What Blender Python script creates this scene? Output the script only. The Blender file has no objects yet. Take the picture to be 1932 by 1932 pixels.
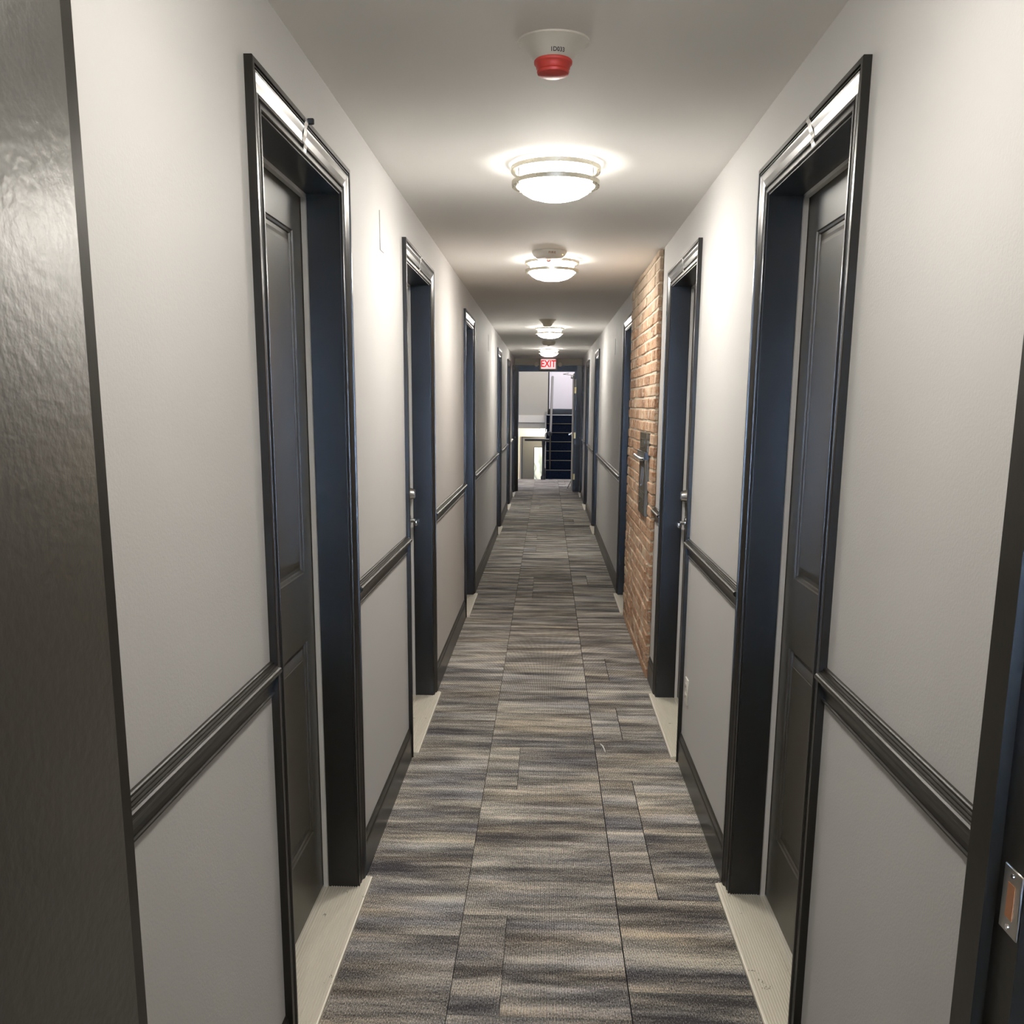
import bpy, bmesh, math, random
from mathutils import Vector, Matrix
random.seed(7)
S = bpy.context.scene
C = S.collection

# ------------------------------------------------------------------ camera
def cam_matrix(yaw, pitch, roll):
    cy, sy, cp, sp = math.cos(yaw), math.sin(yaw), math.cos(pitch), math.sin(pitch)
    f = Vector((sy*cp, cy*cp, -sp)); r = Vector((cy, -sy, 0)); u = r.cross(f)
    c, s = math.cos(roll), math.sin(roll)
    R, U = c*r + s*u, -s*r + c*u
    m = Matrix((R, U, -f)).transposed().to_4x4()
    return m
cd = bpy.data.cameras.new('camera'); cam = bpy.data.objects.new('camera', cd); C.objects.link(cam)
cam.matrix_world = Matrix.Translation((0, 0, 1.58)) @ cam_matrix(-0.0362156, 0.1905514, 0.00719228)
cd.sensor_width = 36; cd.sensor_fit = 'HORIZONTAL'; cd.lens = 1750/1932*36
cd.shift_y = (1102.21-966)/1932; cd.clip_start = 0.02; cd.clip_end = 100
S.camera = cam

# ------------------------------------------------------------------ world, light, exposure
w = bpy.data.worlds.new('world'); S.world = w; w.use_nodes = True
w.node_tree.nodes['Background'].inputs[0].default_value = (0.55, 0.72, 1.0, 1)
w.node_tree.nodes['Background'].inputs[1].default_value = 1.2
S.view_settings.view_transform = 'Standard'; S.view_settings.look = 'None'
S.view_settings.gamma = 1; S.view_settings.exposure = 1.40
S.view_settings.use_curve_mapping = False
LAMP = 42.0          # radiance of the lamp diffusers
def area_light(name, loc, rot, sx, sy, energy, col):
    d = bpy.data.lights.new(name, 'AREA'); d.shape = 'RECTANGLE'; d.size = sx; d.size_y = sy
    d.energy = energy; d.color = col
    o = bpy.data.objects.new(name, d); C.objects.link(o); o.location = loc; o.rotation_euler = rot
    return o
# daylight outside the window of the room the photographer stands in
area_light('window_daylight', (0, -3.05, 1.35), (math.radians(90), 0, 0), 2.6, 1.9, 380, (0.46, 0.66, 1.0))
# daylight through the stairwell skylight
area_light('skylight_daylight', (0.5, 21.6, 4.3), (0, 0, 0), 1.6, 2.4, 62, (0.98, 0.95, 0.95))
S.cycles.max_bounces = 14; S.cycles.diffuse_bounces = 12; S.cycles.glossy_bounces = 5
S.cycles.sample_clamp_indirect = 6.0; S.cycles.use_denoising = True
S.cycles.caustics_reflective = False; S.cycles.caustics_refractive = False

# ------------------------------------------------------------------ node helper
class N:
    def __init__(s, name):
        s.m = bpy.data.materials.new(name); s.m.use_nodes = True; s.t = s.m.node_tree
        s.b = s.t.nodes['Principled BSDF']
    def n(s, typ, **kw):
        nd = s.t.nodes.new(typ)
        for k, v in kw.items(): setattr(nd, k, v)
        return nd
    def put(s, sock, v):
        if isinstance(v, bpy.types.NodeSocket): s.t.links.new(v, sock)
        else: sock.default_value = v
    def math(s, op, a, b=0.0, c=0.0):
        nd = s.n('ShaderNodeMath', operation=op)
        s.put(nd.inputs[0], a); s.put(nd.inputs[1], b); s.put(nd.inputs[2], c)
        return nd.outputs[0]
    def xyz(s):
        tc = s.n('ShaderNodeTexCoord'); sp = s.n('ShaderNodeSeparateXYZ')
        s.t.links.new(tc.outputs['Object'], sp.inputs[0]); return sp.outputs
    def vec(s, x, y, z):
        nd = s.n('ShaderNodeCombineXYZ')
        for i, v in enumerate((x, y, z)): s.put(nd.inputs[i], v)
        return nd.outputs[0]
    def noise(s, vec, scale, detail=2, rough=.5):
        nd = s.n('ShaderNodeTexNoise')
        if vec is not None: s.put(nd.inputs['Vector'], vec)
        else:
            tc = s.n('ShaderNodeTexCoord'); s.t.links.new(tc.outputs['Object'], nd.inputs['Vector'])
        nd.inputs['Scale'].default_value = scale; nd.inputs['Detail'].default_value = detail
        nd.inputs['Roughness'].default_value = rough
        return nd.outputs['Fac']
    def white(s, vec):
        nd = s.n('ShaderNodeTexWhiteNoise'); s.put(nd.inputs['Vector'], vec); return nd.outputs['Value']
    def ramp(s, fac, stops):
        nd = s.n('ShaderNodeValToRGB'); s.put(nd.inputs[0], fac); cr = nd.color_ramp
        while len(cr.elements) < len(stops): cr.elements.new(0.5)
        for e, (p, c) in zip(cr.elements, stops): e.position = p; e.color = (*c, 1)
        return nd.outputs[0]
    def mix(s, fac, a, b, mode='MIX'):
        nd = s.n('ShaderNodeMix', data_type='RGBA', blend_type=mode)
        s.put(nd.inputs['Factor'], fac)
        for sock, v in ((nd.inputs['A'], a), (nd.inputs['B'], b)):
            s.put(sock, v if isinstance(v, bpy.types.NodeSocket) else (*v, 1))
        return nd.outputs['Result']
    def bump(s, h, strength=.2, dist=.002):
        nd = s.n('ShaderNodeBump'); nd.inputs['Strength'].default_value = strength
        nd.inputs['Distance'].default_value = dist; s.put(nd.inputs['Height'], h)
        s.t.links.new(nd.outputs[0], s.b.inputs['Normal'])
    def set(s, **kw):
        names = dict(col='Base Color', rough='Roughness', metal='Metallic', spec='Specular IOR Level',
                     trans='Transmission Weight', emit='Emission Color', es='Emission Strength', coat='Coat Weight')
        for k, v in kw.items():
            if isinstance(v, tuple): v = (*v, 1) if len(v) == 3 else v
            s.put(s.b.inputs[names[k]], v)
        return s

def paint(name, col, rough, bscale=240, bs=.15, var=.04, spec=.5):
    n = N(name)
    f = n.noise(None, 1.7, 3)
    c = n.mix(n.math('MULTIPLY', f, 1.0), tuple(x*(1-var) for x in col), tuple(min(1, x*(1+var)) for x in col))
    n.set(col=c, rough=rough, spec=spec)
    if bs: n.bump(n.noise(None, bscale, 3), bs, .0015)
    return n.m
def metal(name, col, rough, sc=None):
    n = N(name); n.set(col=col, metal=1.0)
    if sc:
        x, y, z = n.xyz(); v = n.vec(n.math('MULTIPLY', x, sc[0]), n.math('MULTIPLY', y, sc[1]), n.math('MULTIPLY', z, sc[2]))
        f = n.noise(v, 1, 3); n.set(rough=n.math('ADD', n.math('MULTIPLY', f, .2), rough-.1)); n.bump(f, .05, .001)
    else: n.set(rough=rough)
    return n.m

M = {}
M['wall'] = paint('wall_paint', (0.545, 0.538, 0.530), .6, 190, .30, .015, .3)
M['ceiling'] = paint('ceiling_paint', (0.90, 0.888, 0.865), .75, 160, .08, .015, .3)
M['header'] = paint('header_paint', (0.60, 0.57, 0.50), .6, 200, .05)
M['black'] = paint('black_gloss_paint', (0.018, 0.0160, 0.0125), .29, 55, .10, .2, .36)
M['leaf_near'] = paint('black_orange_peel_paint', (0.036, 0.031, 0.022), .38, 70, .6, .1, .8)
M['door'] = paint('door_paint', (0.060, 0.053, 0.039), .36, 260, .10, .1, .6)
M['strip'] = paint('weatherstrip_vinyl', (0.78, 0.77, 0.75), .5, 100, 0, .02)
M['white_plastic'] = paint('white_plastic', (0.72, 0.70, 0.65), .38, 100, 0, .02)
M['tan_plastic'] = paint('cream_plastic', (0.62, 0.57, 0.46), .42, 100, 0, .02)
M['clear_tape'] = paint('clear_tape', (0.62, 0.62, 0.60), .22, 300, .1, .1)
M['blue_tape'] = paint('blue_tape', (0.03, 0.12, 0.45), .5, 300, .1, .1)
M['paper'] = paint('paper', (0.8, 0.8, 0.78), .7, 300, 0, .03)
M['ink'] = paint('black_ink', (0.02, 0.02, 0.02), .5, 300, 0, .05)
M['brown_ink'] = paint('red_brown_ink', (0.36, 0.17, 0.10), .5, 300, 0, .05)
M['nickel'] = metal('brushed_nickel', (0.66, 0.62, 0.52), .30, (300, 20, 300))
M['chrome'] = metal('chrome', (0.80, 0.80, 0.80), .12)
M['satin'] = metal('satin_nickel', (0.55, 0.53, 0.49), .28)
M['brass'] = metal('brass', (0.66, 0.50, 0.24), .35)
M['orange_glint'] = metal('orange_reflection', (0.75, 0.36, 0.18), .45)  # orange reflection on the strike plate, put into the base colour
M['steel'] = metal('dark_steel', (0.13, 0.115, 0.085), .6, (100, 100, 100))
M['black_metal'] = paint('black_metal', (0.012, 0.012, 0.012), .35, 200, .05)
M['grey_paint'] = paint('grey_door_paint', (0.085, 0.083, 0.078), .6, 200, .05)
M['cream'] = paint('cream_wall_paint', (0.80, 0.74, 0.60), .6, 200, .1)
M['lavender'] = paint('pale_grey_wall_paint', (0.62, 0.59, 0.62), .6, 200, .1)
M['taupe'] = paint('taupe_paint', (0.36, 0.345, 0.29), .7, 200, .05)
M['beige_paint'] = paint('beige_grey_paint', (0.24, 0.225, 0.185), .4, 200, .05)

def make_threshold_mat():
    n = N('ribbed_aluminium'); x, y, z = n.xyz()
    f = n.noise(n.vec(n.math('MULTIPLY', x, 40), n.math('MULTIPLY', y, 3), z), 1, 4)
    g = n.noise(None, 14, 5, .7)
    c = n.mix(n.math('MULTIPLY', f, .8), (0.97, 0.93, 0.83), (0.84, 0.80, 0.70))
    c = n.mix(n.math('GREATER_THAN', g, .665), c, (0.42, 0.39, 0.34))
    st_ = n.math('ADD', n.math('MULTIPLY', n.math('SINE', n.math('MULTIPLY', x, 2*math.pi/.0078)), .5), .5)
    c = n.mix(n.math('MULTIPLY', st_, .45), c, n.mix(1.0, c, (.60, .56, .48), 'MULTIPLY'))
    n.set(col=c, metal=.30, rough=n.math('ADD', n.math('MULTIPLY', f, .25), .26)); n.bump(f, .06, .001)
    return n.m
M['threshold'] = make_threshold_mat()

def make_carpet():
    n = N('striped_carpet_tiles'); x, y, z = n.xyz(); T = .49
    xs = n.math('ADD', x, .245 + T*10)
    col = n.math('FLOOR', n.math('DIVIDE', xs, T))
    yo = n.math('ADD', y, n.math('MULTIPLY', col, .37))
    row = n.math('FLOOR', n.math('DIVIDE', yo, T))
    xm = n.math('SUBTRACT', xs, n.math('MULTIPLY', col, T))
    ym = n.math('SUBTRACT', yo, n.math('MULTIPLY', row, T))
    r1 = n.white(n.vec(col, row, 3.1))
    split = n.math('MULTIPLY', n.math('GREATER_THAN', r1, .72), n.math('GREATER_THAN', xm, .14))
    rid = n.white(n.vec(n.math('ADD', col, n.math('MULTIPLY', split, .37)), row, 1.7))
    off = n.math('MULTIPLY', rid, 40)
    # long streaks across the corridor, broken at each tile
    wob = n.math('MULTIPLY', n.noise(n.vec(n.math('MULTIPLY', x, 5), n.math('MULTIPLY', y, 5), off), 1, 2), .02)
    yw = n.math('ADD', y, wob)
    s1 = n.noise(n.vec(n.math('MULTIPLY', x, 1.7), n.math('MULTIPLY', yw, 12), off), 1, 3, .6)
    s2 = n.noise(n.vec(n.math('MULTIPLY', x, 6), n.math('MULTIPLY', yw, 42), off), 1, 2, .5)
    s3 = n.noise(n.vec(n.math('MULTIPLY', x, 330), n.math('MULTIPLY', y, 130), 0.0), 1, 1, .5)
    v = n.math('ADD', n.math('MULTIPLY', n.math('SUBTRACT', s1, .5), 2.05), n.math('MULTIPLY', n.math('SUBTRACT', s2, .5), .55))
    v = n.math('ADD', v, n.math('MULTIPLY', n.math('SUBTRACT', s3, .5), 1.35))
    v = n.math('ADD', v, n.math('MULTIPLY', n.math('SUBTRACT', rid, .5), .08))
    v = n.math('ADD', v, .47)
    c = n.ramp(v, [(0.05, (0.070, 0.067, 0.072)), (.36, (0.20, 0.193, 0.182)), (.60, (0.365, 0.352, 0.322)), (.95, (0.68, 0.65, 0.58))])
    warm = n.noise(n.vec(n.math('MULTIPLY', x, 1.5), n.math('MULTIPLY', yw, 8), n.math('ADD', off, 9)), 1, 1)
    c = n.mix(n.math('MULTIPLY', n.math('SUBTRACT', warm, .45), 1.7), c, n.mix(1.0, c, (1.15, 1.0, .78), 'MULTIPLY'))
    cool = n.noise(n.vec(n.math('MULTIPLY', x, 1.7), n.math('MULTIPLY', yw, 9), n.math('ADD', off, 31)), 1, 1)
    c = n.mix(n.math('MULTIPLY', n.math('SUBTRACT', cool, .5), 2.0), c, n.mix(1.0, c, (.80, .88, 1.14), 'MULTIPLY'))
    # ribs along the corridor, 3.2 mm pitch
    rib = n.math('ADD', n.math('MULTIPLY', n.math('SINE', n.math('MULTIPLY', x, 2*math.pi/.0040)), .78), .5)
    rib = n.math('MINIMUM', n.math('MAXIMUM', rib, 0.0), 1.0)
    dark = n.mix(1.0, c, (.04, .04, .07), 'MULTIPLY'); light = n.mix(1.0, c, (1.95, 1.93, 1.90), 'MULTIPLY')
    c = n.mix(rib, dark, light)
    sx = n.math('MAXIMUM', n.math('LESS_THAN', xm, .0022), n.math('GREATER_THAN', xm, T-.0010))
    sy = n.math('LESS_THAN', ym, .0020)
    ss = n.math('MULTIPLY', n.math('GREATER_THAN', r1, .72), n.math('LESS_THAN', n.math('ABSOLUTE', n.math('SUBTRACT', xm, .14)), .0016))
    seam = n.math('MAXIMUM', n.math('MULTIPLY', sx, .9), n.math('MAXIMUM', n.math('MULTIPLY', sy, .45), n.math('MULTIPLY', ss, .8)))
    c = n.mix(seam, c, (.016, .015, .018))
    n.set(col=c, rough=.95, spec=.12); n.bump(n.math('ADD', rib, n.math('MULTIPLY', s3, .6)), .35, .0015)
    return n.m
M['carpet'] = make_carpet()
def make_stair_carpet():
    n = N('navy_stair_carpet'); f = n.noise(None, 60, 4, .7)
    n.set(col=n.ramp(f, [(.3, (.003, .005, .012)), (.7, (.014, .024, .045))]), rough=.95, spec=.1); n.bump(f, .5, .004)
    return n.m
M['stair_carpet'] = make_stair_carpet()
def make_brick():
    n = N('old_red_brick')
    at = n.n('ShaderNodeAttribute', attribute_name='tint'); sp = n.n('ShaderNodeSeparateColor')
    n.t.links.new(at.outputs['Color'], sp.inputs[0])
    base = n.ramp(sp.outputs[0], [(0, (.22, .09, .05)), (.3, (.36, .18, .10)), (.55, (.46, .26, .155)), (.85, (.56, .36, .24)), (1, (.56, .43, .30))])
    f = n.noise(None, 55, 5, .75); g = n.noise(None, 9, 4, .7)
    c = n.mix(n.math('MULTIPLY', n.math('SUBTRACT', f, .42), 3.2), base, n.mix(.7, base, (.84, .72, .56)))
    c = n.mix(n.math('GREATER_THAN', g, .58), c, n.mix(.55, c, (.74, .66, .54)))
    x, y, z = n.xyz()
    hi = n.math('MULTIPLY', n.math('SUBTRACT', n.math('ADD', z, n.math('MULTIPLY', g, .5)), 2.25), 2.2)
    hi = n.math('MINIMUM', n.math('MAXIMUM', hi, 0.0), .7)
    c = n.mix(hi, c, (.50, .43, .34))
    n.set(col=c, rough=.88, spec=.2); n.bump(f, .9, .006)
    return n.m
M['brick'] = make_brick()
def make_mortar():
    n = N('lime_mortar'); f = n.noise(None, 70, 5, .7)
    n.set(col=n.ramp(f, [(.3, (.50, .42, .32)), (.7, (.86, .80, .68))]), rough=.95, spec=.1); n.bump(f, 1.0, .008)
    return n.m
M['mortar'] = make_mortar()
def make_glow(name, col, k):
    n = N(name); n.set(col=(.9, .9, .88), rough=.4, emit=col, es=k); return n.m
M['lamp'] = make_glow('lamp_diffuser', (1.0, 0.945, 0.86), LAMP)
M['drum'] = make_glow('lamp_drum', (1.0, 0.945, 0.86), LAMP*.32)
M['lamp_weak'] = make_glow('added_lamp_diffuser', (1.0, 0.945, 0.86), LAMP*.62)  # dimmer diffuser for the added lamp over the near doorway
M['drum_weak'] = make_glow('added_lamp_drum', (1.0, 0.945, 0.86), LAMP*.22)
M['globe'] = make_glow('globe_lamp', (1.0, 0.86, 0.62), 110)
M['exit_red'] = make_glow('exit_letter_red', (1.0, 0.0, 0.005), 0.25)
M['exit_face'] = make_glow('exit_face', (1.0, 0.72, 0.72), 0.34)
M['exit_red'].node_tree.nodes['Principled BSDF'].inputs['Base Color'].default_value = (.5, .0, .0, 1)
def make_red():
    n = N('red_strobe_plastic'); n.set(col=(.66, .07, .055), rough=.5); return n.m
M['red'] = make_red()
def make_glass(name, col, rough):
    n = N(name); n.set(col=col, rough=rough, trans=1.0); n.b.inputs['IOR'].default_value = 1.45; return n.m
M['window_glass'] = make_glass('window_glass', (1, 1, 1), .0)
M['pink_lens'] = make_glass('clear_red_lens', (1.0, .62, .60), .08)
def make_frost():
    n = N('etched_glass'); f = n.noise(None, 9, 4, .6)
    w_ = n.n('ShaderNodeTexWave'); w_.inputs['Scale'].default_value = 2.2; w_.inputs['Distortion'].default_value = 9
    tc = n.n('ShaderNodeTexCoord'); n.t.links.new(tc.outputs['Object'], w_.inputs['Vector'])
    c = n.ramp(w_.outputs['Fac'], [(0, (.38, .46, .42)), (.25, (.72, .80, .75)), (1, (.84, .90, .86))])
    n.set(col=c, rough=.3); return n.m
M['frost'] = make_frost()

# ------------------------------------------------------------------ mesh helpers
def bm_box(bm, x0, x1, y0, y1, z0, z1):
    v = [bm.verts.new((x, y, z)) for z in (z0, z1) for y in (y0, y1) for x in (x0, x1)]
    for f in ((0, 2, 3, 1), (4, 5, 7, 6), (0, 1, 5, 4), (2, 6, 7, 3), (0, 4, 6, 2), (1, 3, 7, 5)):
        bm.faces.new([v[i] for i in f])
    return v
def bm_bevel(bm, r, seg=2):
    bmesh.ops.bevel(bm, geom=bm.edges[:], offset=r, segments=seg, profile=.5, affect='EDGES')
def lathe(bm, prof, loc=(0, 0, 0), seg=48, axis='Z', rfun=None):
    """prof: list of (r, h)"""
    rings = []
    for r, h in prof:
        ring = []
        if r < 1e-6:
            ring = [bm.verts.new((0, 0, h))]
        else:
            for i in range(seg):
                a = 2*math.pi*i/seg; rr = rfun(r, h, a) if rfun else r
                ring.append(bm.verts.new((rr*math.cos(a), rr*math.sin(a), h)))
        rings.append(ring)
    for a, b in zip(rings, rings[1:]):
        for i in range(seg):
            j = (i+1) % seg
            vs = [a[i % len(a)], a[j % len(a)], b[j % len(b)], b[i % len(b)]]
            u = []
            for q in vs:
                if q not in u: u.append(q)
            if len(u) > 2:
                try: bm.faces.new(u)
                except ValueError: pass
    allv = [v for r in rings for v in r]
    if axis == 'X':
        for v in allv: v.co = Vector((v.co.z, v.co.x, v.co.y))
    elif axis == 'Y':
        for v in allv: v.co = Vector((v.co.y, v.co.z, v.co.x))
    for v in allv: v.co += Vector(loc)
    return allv
def tube(bm, pts, r, seg=12, cap=True):
    pts = [Vector(p) for p in pts]; rings = []
    for i, p in enumerate(pts):
        d = (pts[min(i+1, len(pts)-1)] - pts[max(i-1, 0)]).normalized()
        a = d.orthogonal().normalized(); b = d.cross(a)
        rr = r[i] if isinstance(r, (list, tuple)) else r
        rings.append([bm.verts.new(p + rr*(math.cos(2*math.pi*k/seg)*a + math.sin(2*math.pi*k/seg)*b)) for k in range(seg)])
    # align successive rings
    for i in range(1, len(rings)):
        base = rings[i-1][0].co - pts[i-1]
        k0 = min(range(seg), key=lambda k: ((rings[i][k].co - pts[i]) - base).length)
        rings[i] = rings[i][k0:] + rings[i][:k0]
        if ((rings[i][1].co-pts[i]) - (rings[i-1][1].co-pts[i-1])).length > ((rings[i][-1].co-pts[i]) - (rings[i-1][1].co-pts[i-1])).length:
            rings[i] = [rings[i][0]] + rings[i][:0:-1]
    for a, b in zip(rings, rings[1:]):
        for k in range(seg): bm.faces.new([a[k], a[(k+1) % seg], b[(k+1) % seg], b[k]])
    if cap: bm.faces.new(rings[0]); bm.faces.new(rings[-1])
def obj(name, bm, mat, parent=None, smooth=False):
    bmesh.ops.recalc_face_normals(bm, faces=bm.faces[:])
    me = bpy.data.meshes.new(name); bm.to_mesh(me); bm.free()
    me.materials.append(mat)
    if smooth:
        for p in me.polygons: p.use_smooth = True
        me.set_sharp_from_angle(angle=math.radians(38))
    o = bpy.data.objects.new(name, me); C.objects.link(o)
    if parent:
        o.parent = parent
        o.location = -Vector(parent.location)      # meshes are written in world coordinates, roots carry no rotation
    return o
def box(name, mat, x0, x1, y0, y1, z0, z1, parent=None, bev=0, seg=2):
    bm = bmesh.new(); bm_box(bm, min(x0, x1), max(x0, x1), min(y0, y1), max(y0, y1), z0, z1)
    if bev: bm_bevel(bm, bev, seg)
    return obj(name, bm, mat, parent, smooth=bool(bev))
def tag(o, label, cat, group=None, kind=None):
    o['label'] = label; o['category'] = cat
    if group: o['group'] = group
    if kind: o['kind'] = kind
    return o
def empty(name, loc, label, cat, group=None, kind=None):
    o = bpy.data.objects.new(name, None); C.objects.link(o); o.location = loc; o.empty_display_size = .1
    return tag(o, label, cat, group, kind)
def sweep(bm, prof, path, closed_prof=True):
    """prof: (u,v) u = outward in the path plane, v = away from the wall; path: list of (point, udir, vdir)"""
    rings = [[bm.verts.new(Vector(p) + Vector(u)*a + Vector(v)*b) for a, b in prof] for p, u, v in path]
    n = len(prof)
    for a, b in zip(rings, rings[1:]):
        for k in range(n): bm.faces.new([a[k], a[(k+1) % n], b[(k+1) % n], b[k]])
    bm.faces.new(rings[0]); bm.faces.new(rings[-1][::-1])
def text_bm(txt, size, fn, depth=0, spacing=1.0, bold=0):
    cu = bpy.data.curves.new('lettering', 'FONT'); cu.body = txt; cu.size = size; cu.align_x = 'CENTER'; cu.align_y = 'CENTER'
    cu.space_character = spacing; cu.extrude = depth; cu.offset = bold; cu.resolution_u = 3
    o = bpy.data.objects.new('lettering', cu); C.objects.link(o)
    bpy.context.view_layer.update()
    me = bpy.data.meshes.new_from_object(o)
    bm = bmesh.new(); bm.from_mesh(me)
    bpy.data.objects.remove(o); bpy.data.curves.remove(cu); bpy.data.meshes.remove(me)
    for v in bm.verts: v.co = Vector(fn(v.co))
    return bm

WL, WR, H = -0.607, 0.622, 2.422        # wall faces and ceiling
YN, YE = 1.0, 17.40                     # near cross wall, end wall
CW, CT = 0.080, 2.255                   # casing width, casing top
LEFT = [(1.965, 2.885), (3.985, 4.950), (6.83, 7.71), (11.36, 12.17), (14.10, 15.00), (16.22, 17.10)]
RIGHT = [(1.990, 2.900), (3.995, 4.985), (6.99, 7.79), (11.50, 12.34), (14.20, 15.10), (16.30, 17.15)]

# ------------------------------------------------------------------ shell
def st(o, label, cat): return tag(o, label, cat, None, 'structure')
bm = bmesh.new(); bm_box(bm, -2.0, 2.0, -2.9, 20.32, -.12, 0)
st(obj('floor', bm, M['carpet']), 'striped grey carpet tile floor running the length of the corridor', 'floor')
bm = bmesh.new(); bm_box(bm, -2.0, 2.0, -2.9, YE+.12, H, H+.12)
st(obj('ceiling', bm, M['ceiling']), 'plain off-white flat ceiling above the corridor', 'ceiling')
def side_wall(name, X, sgn, doors, label):
    bm = bmesh.new(); xo = X + sgn*.15; y = .94
    for a, b in doors:
        a2, b2 = a+CW-.02, b-CW+.02
        bm_box(bm, min(X, xo), max(X, xo), y, a2, 0, H)
        bm_box(bm, min(X, xo), max(X, xo), a2, b2, CT-CW+.02, H)
        y = b2
    bm_box(bm, min(X, xo), max(X, xo), y, YE+.12, 0, H)
    st(obj(name, bm, M['wall']), label, 'wall')
side_wall('wall_left', WL, -1, LEFT, 'light grey corridor wall on the left with doorways')
side_wall('wall_right', WR, 1, RIGHT, 'light grey corridor wall on the right with doorways and brick')
# end wall with opening
EO0, EO1, EZT = -.545, .535, 2.20
bm = bmesh.new()
bm_box(bm, WL-.15, EO0-.02, YE, YE+.12, 0, H); bm_box(bm, EO1+.02, WR+.15, YE, YE+.12, 0, H)
bm_box(bm, EO0-.02, EO1+.02, YE, YE+.12, EZT+.02, H)
st(obj('wall_end', bm, M['header']), 'beige wall strip above and around the doorway at the far end', 'wall')
# near cross wall, and the room the picture is taken from
FX0, FX1, FZ = -.490, .496, 2.20
bm = bmesh.new()
bm_box(bm, -2.0, FX0-.035, .90, 1.0, 0, H); bm_box(bm, FX1+.035, 2.0, .90, 1.0, 0, H)
bm_box(bm, FX0-.035, FX1+.035, .90, 1.0, FZ+.035, H)
st(obj('wall_near', bm, M['wall']), 'wall holding the doorway the picture is taken through', 'wall')
bm = bmesh.new(); bm_box(bm, -2.0, -1.9, -2.9, .90, 0, H); bm_box(bm, 1.9, 2.0, -2.9, .90, 0, H)
bm_box(bm, -1.9, -1.3, -2.9, -2.8, 0, H); bm_box(bm, 1.3, 1.9, -2.9, -2.8, 0, H)
bm_box(bm, -1.3, 1.3, -2.9, -2.8, 0, .40); bm_box(bm, -1.3, 1.3, -2.9, -2.8, 2.25, H)
st(obj('wall_back', bm, M['wall']), 'walls of the room behind the viewpoint', 'wall')
win = st(box('window_1', M['black'], -1.3, 1.3, -2.88, -2.83, .40, .45), 'window behind the viewpoint', 'window')
for a in ((-1.3, 1.3, 2.20, 2.25), (-1.3, -1.25, .45, 2.20), (1.25, 1.3, .45, 2.20), (-.025, .025, .45, 2.20)):
    box('window_frame', M['black'], a[0], a[1], -2.88, -2.83, a[2], a[3], win)
box('window_glass', M['window_glass'], -1.25, 1.25, -2.858, -2.854, .45, 2.20, win)

# ------------------------------------------------------------------ casings, doors
CASE = [(0, 0), (0, .0060), (.0020, .0080), (.0090, .0082), (.0100, .0045), (.0170, .0040), (.0185, .0090), (.0215, .0108), (.0245, .0095),
        (.0260, .0070), (.0420, .0105), (.0540, .0150), (.0580, .0158), (.0590, .0120), (.0612, .0120), (.0622, .0158), (.0645, .0158), (.0655, .0120),
        (.0672, .0120), (.0680, .0178), (.0785, .0178), (.0800, .0165), (.0800, 0)]
def casing(name, X, s, y0, y1, zt, parent, prof=CASE, plane='X', zb=0.0):
    """s = direction pointing into the corridor (away from the wall)"""
    bm = bmesh.new()
    if plane == 'X':
        V = (s, 0, 0)
        path = [((X, y0, zb), (0, -1, 0), V), ((X, y0, zt), (0, -1, 1), V), ((X, y1, zt), (0, 1, 1), V), ((X, y1, zb), (0, 1, 0), V)]
    else:
        V = (0, s, 0)
        path = [((y0, X, zb), (-1, 0, 0), V), ((y0, X, zt), (-1, 0, 1), V), ((y1, X, zt), (1, 0, 1), V), ((y1, X, zb), (1, 0, 0), V)]
    sweep(bm, prof, path)
    return obj(name, bm, M['black'], parent)
def panel_leaf(bm, X, s, y0, y1, z0, z1, th, panels):
    """door slab whose moulded face is at X and looks towards direction s"""
    P = lambda y, z, d: Vector((X - s*d, y, z))
    ys = [y0, panels[0][0], panels[0][1], y1]; zs = [z0]
    for p in panels: zs += [p[2], p[3]]
    zs.append(z1)
    pk = {(1, 2*i+1): p for i, p in enumerate(panels)}
    for i in range(3):
        for j in range(len(zs)-1):
            a0, a1, b0, b1 = ys[i], ys[i+1], zs[j], zs[j+1]
            if (i, j) in pk:
                steps = [(0, 0), (.002, .0045), (.008, .0060), (.010, .0105), (.020, .0105), (.032, .0060), (.042, .0035), (.046, .0035), (.047, .0015)]
                prev = None
                for o_, d in steps:
                    r = [bm.verts.new(P(y, z, d)) for y, z in ((a0+o_, b0+o_), (a1-o_, b0+o_), (a1-o_, b1-o_), (a0+o_, b1-o_))]
                    if prev:
                        for k in range(4): bm.faces.new([prev[k], prev[(k+1) % 4], r[(k+1) % 4], r[k]])
                    prev = r
                bm.faces.new(prev)
            else:
                bm.faces.new([bm.verts.new(P(y, z, 0)) for y, z in ((a0, b0), (a1, b0), (a1, b1), (a0, b1))])
    f = [(y0, z0), (y1, z0), (y1, z1), (y0, z1)]
    bk = [bm.verts.new(P(y, z, th)) for y, z in f]; fr = [bm.verts.new(P(y, z, 0)) for y, z in f]
    bm.faces.new(bk)
    for k in range(4): bm.faces.new([fr[k], fr[(k+1) % 4], bk[(k+1) % 4], bk[k]])
    bmesh.ops.remove_doubles(bm, verts=bm.verts[:], dist=.00005)
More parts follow.
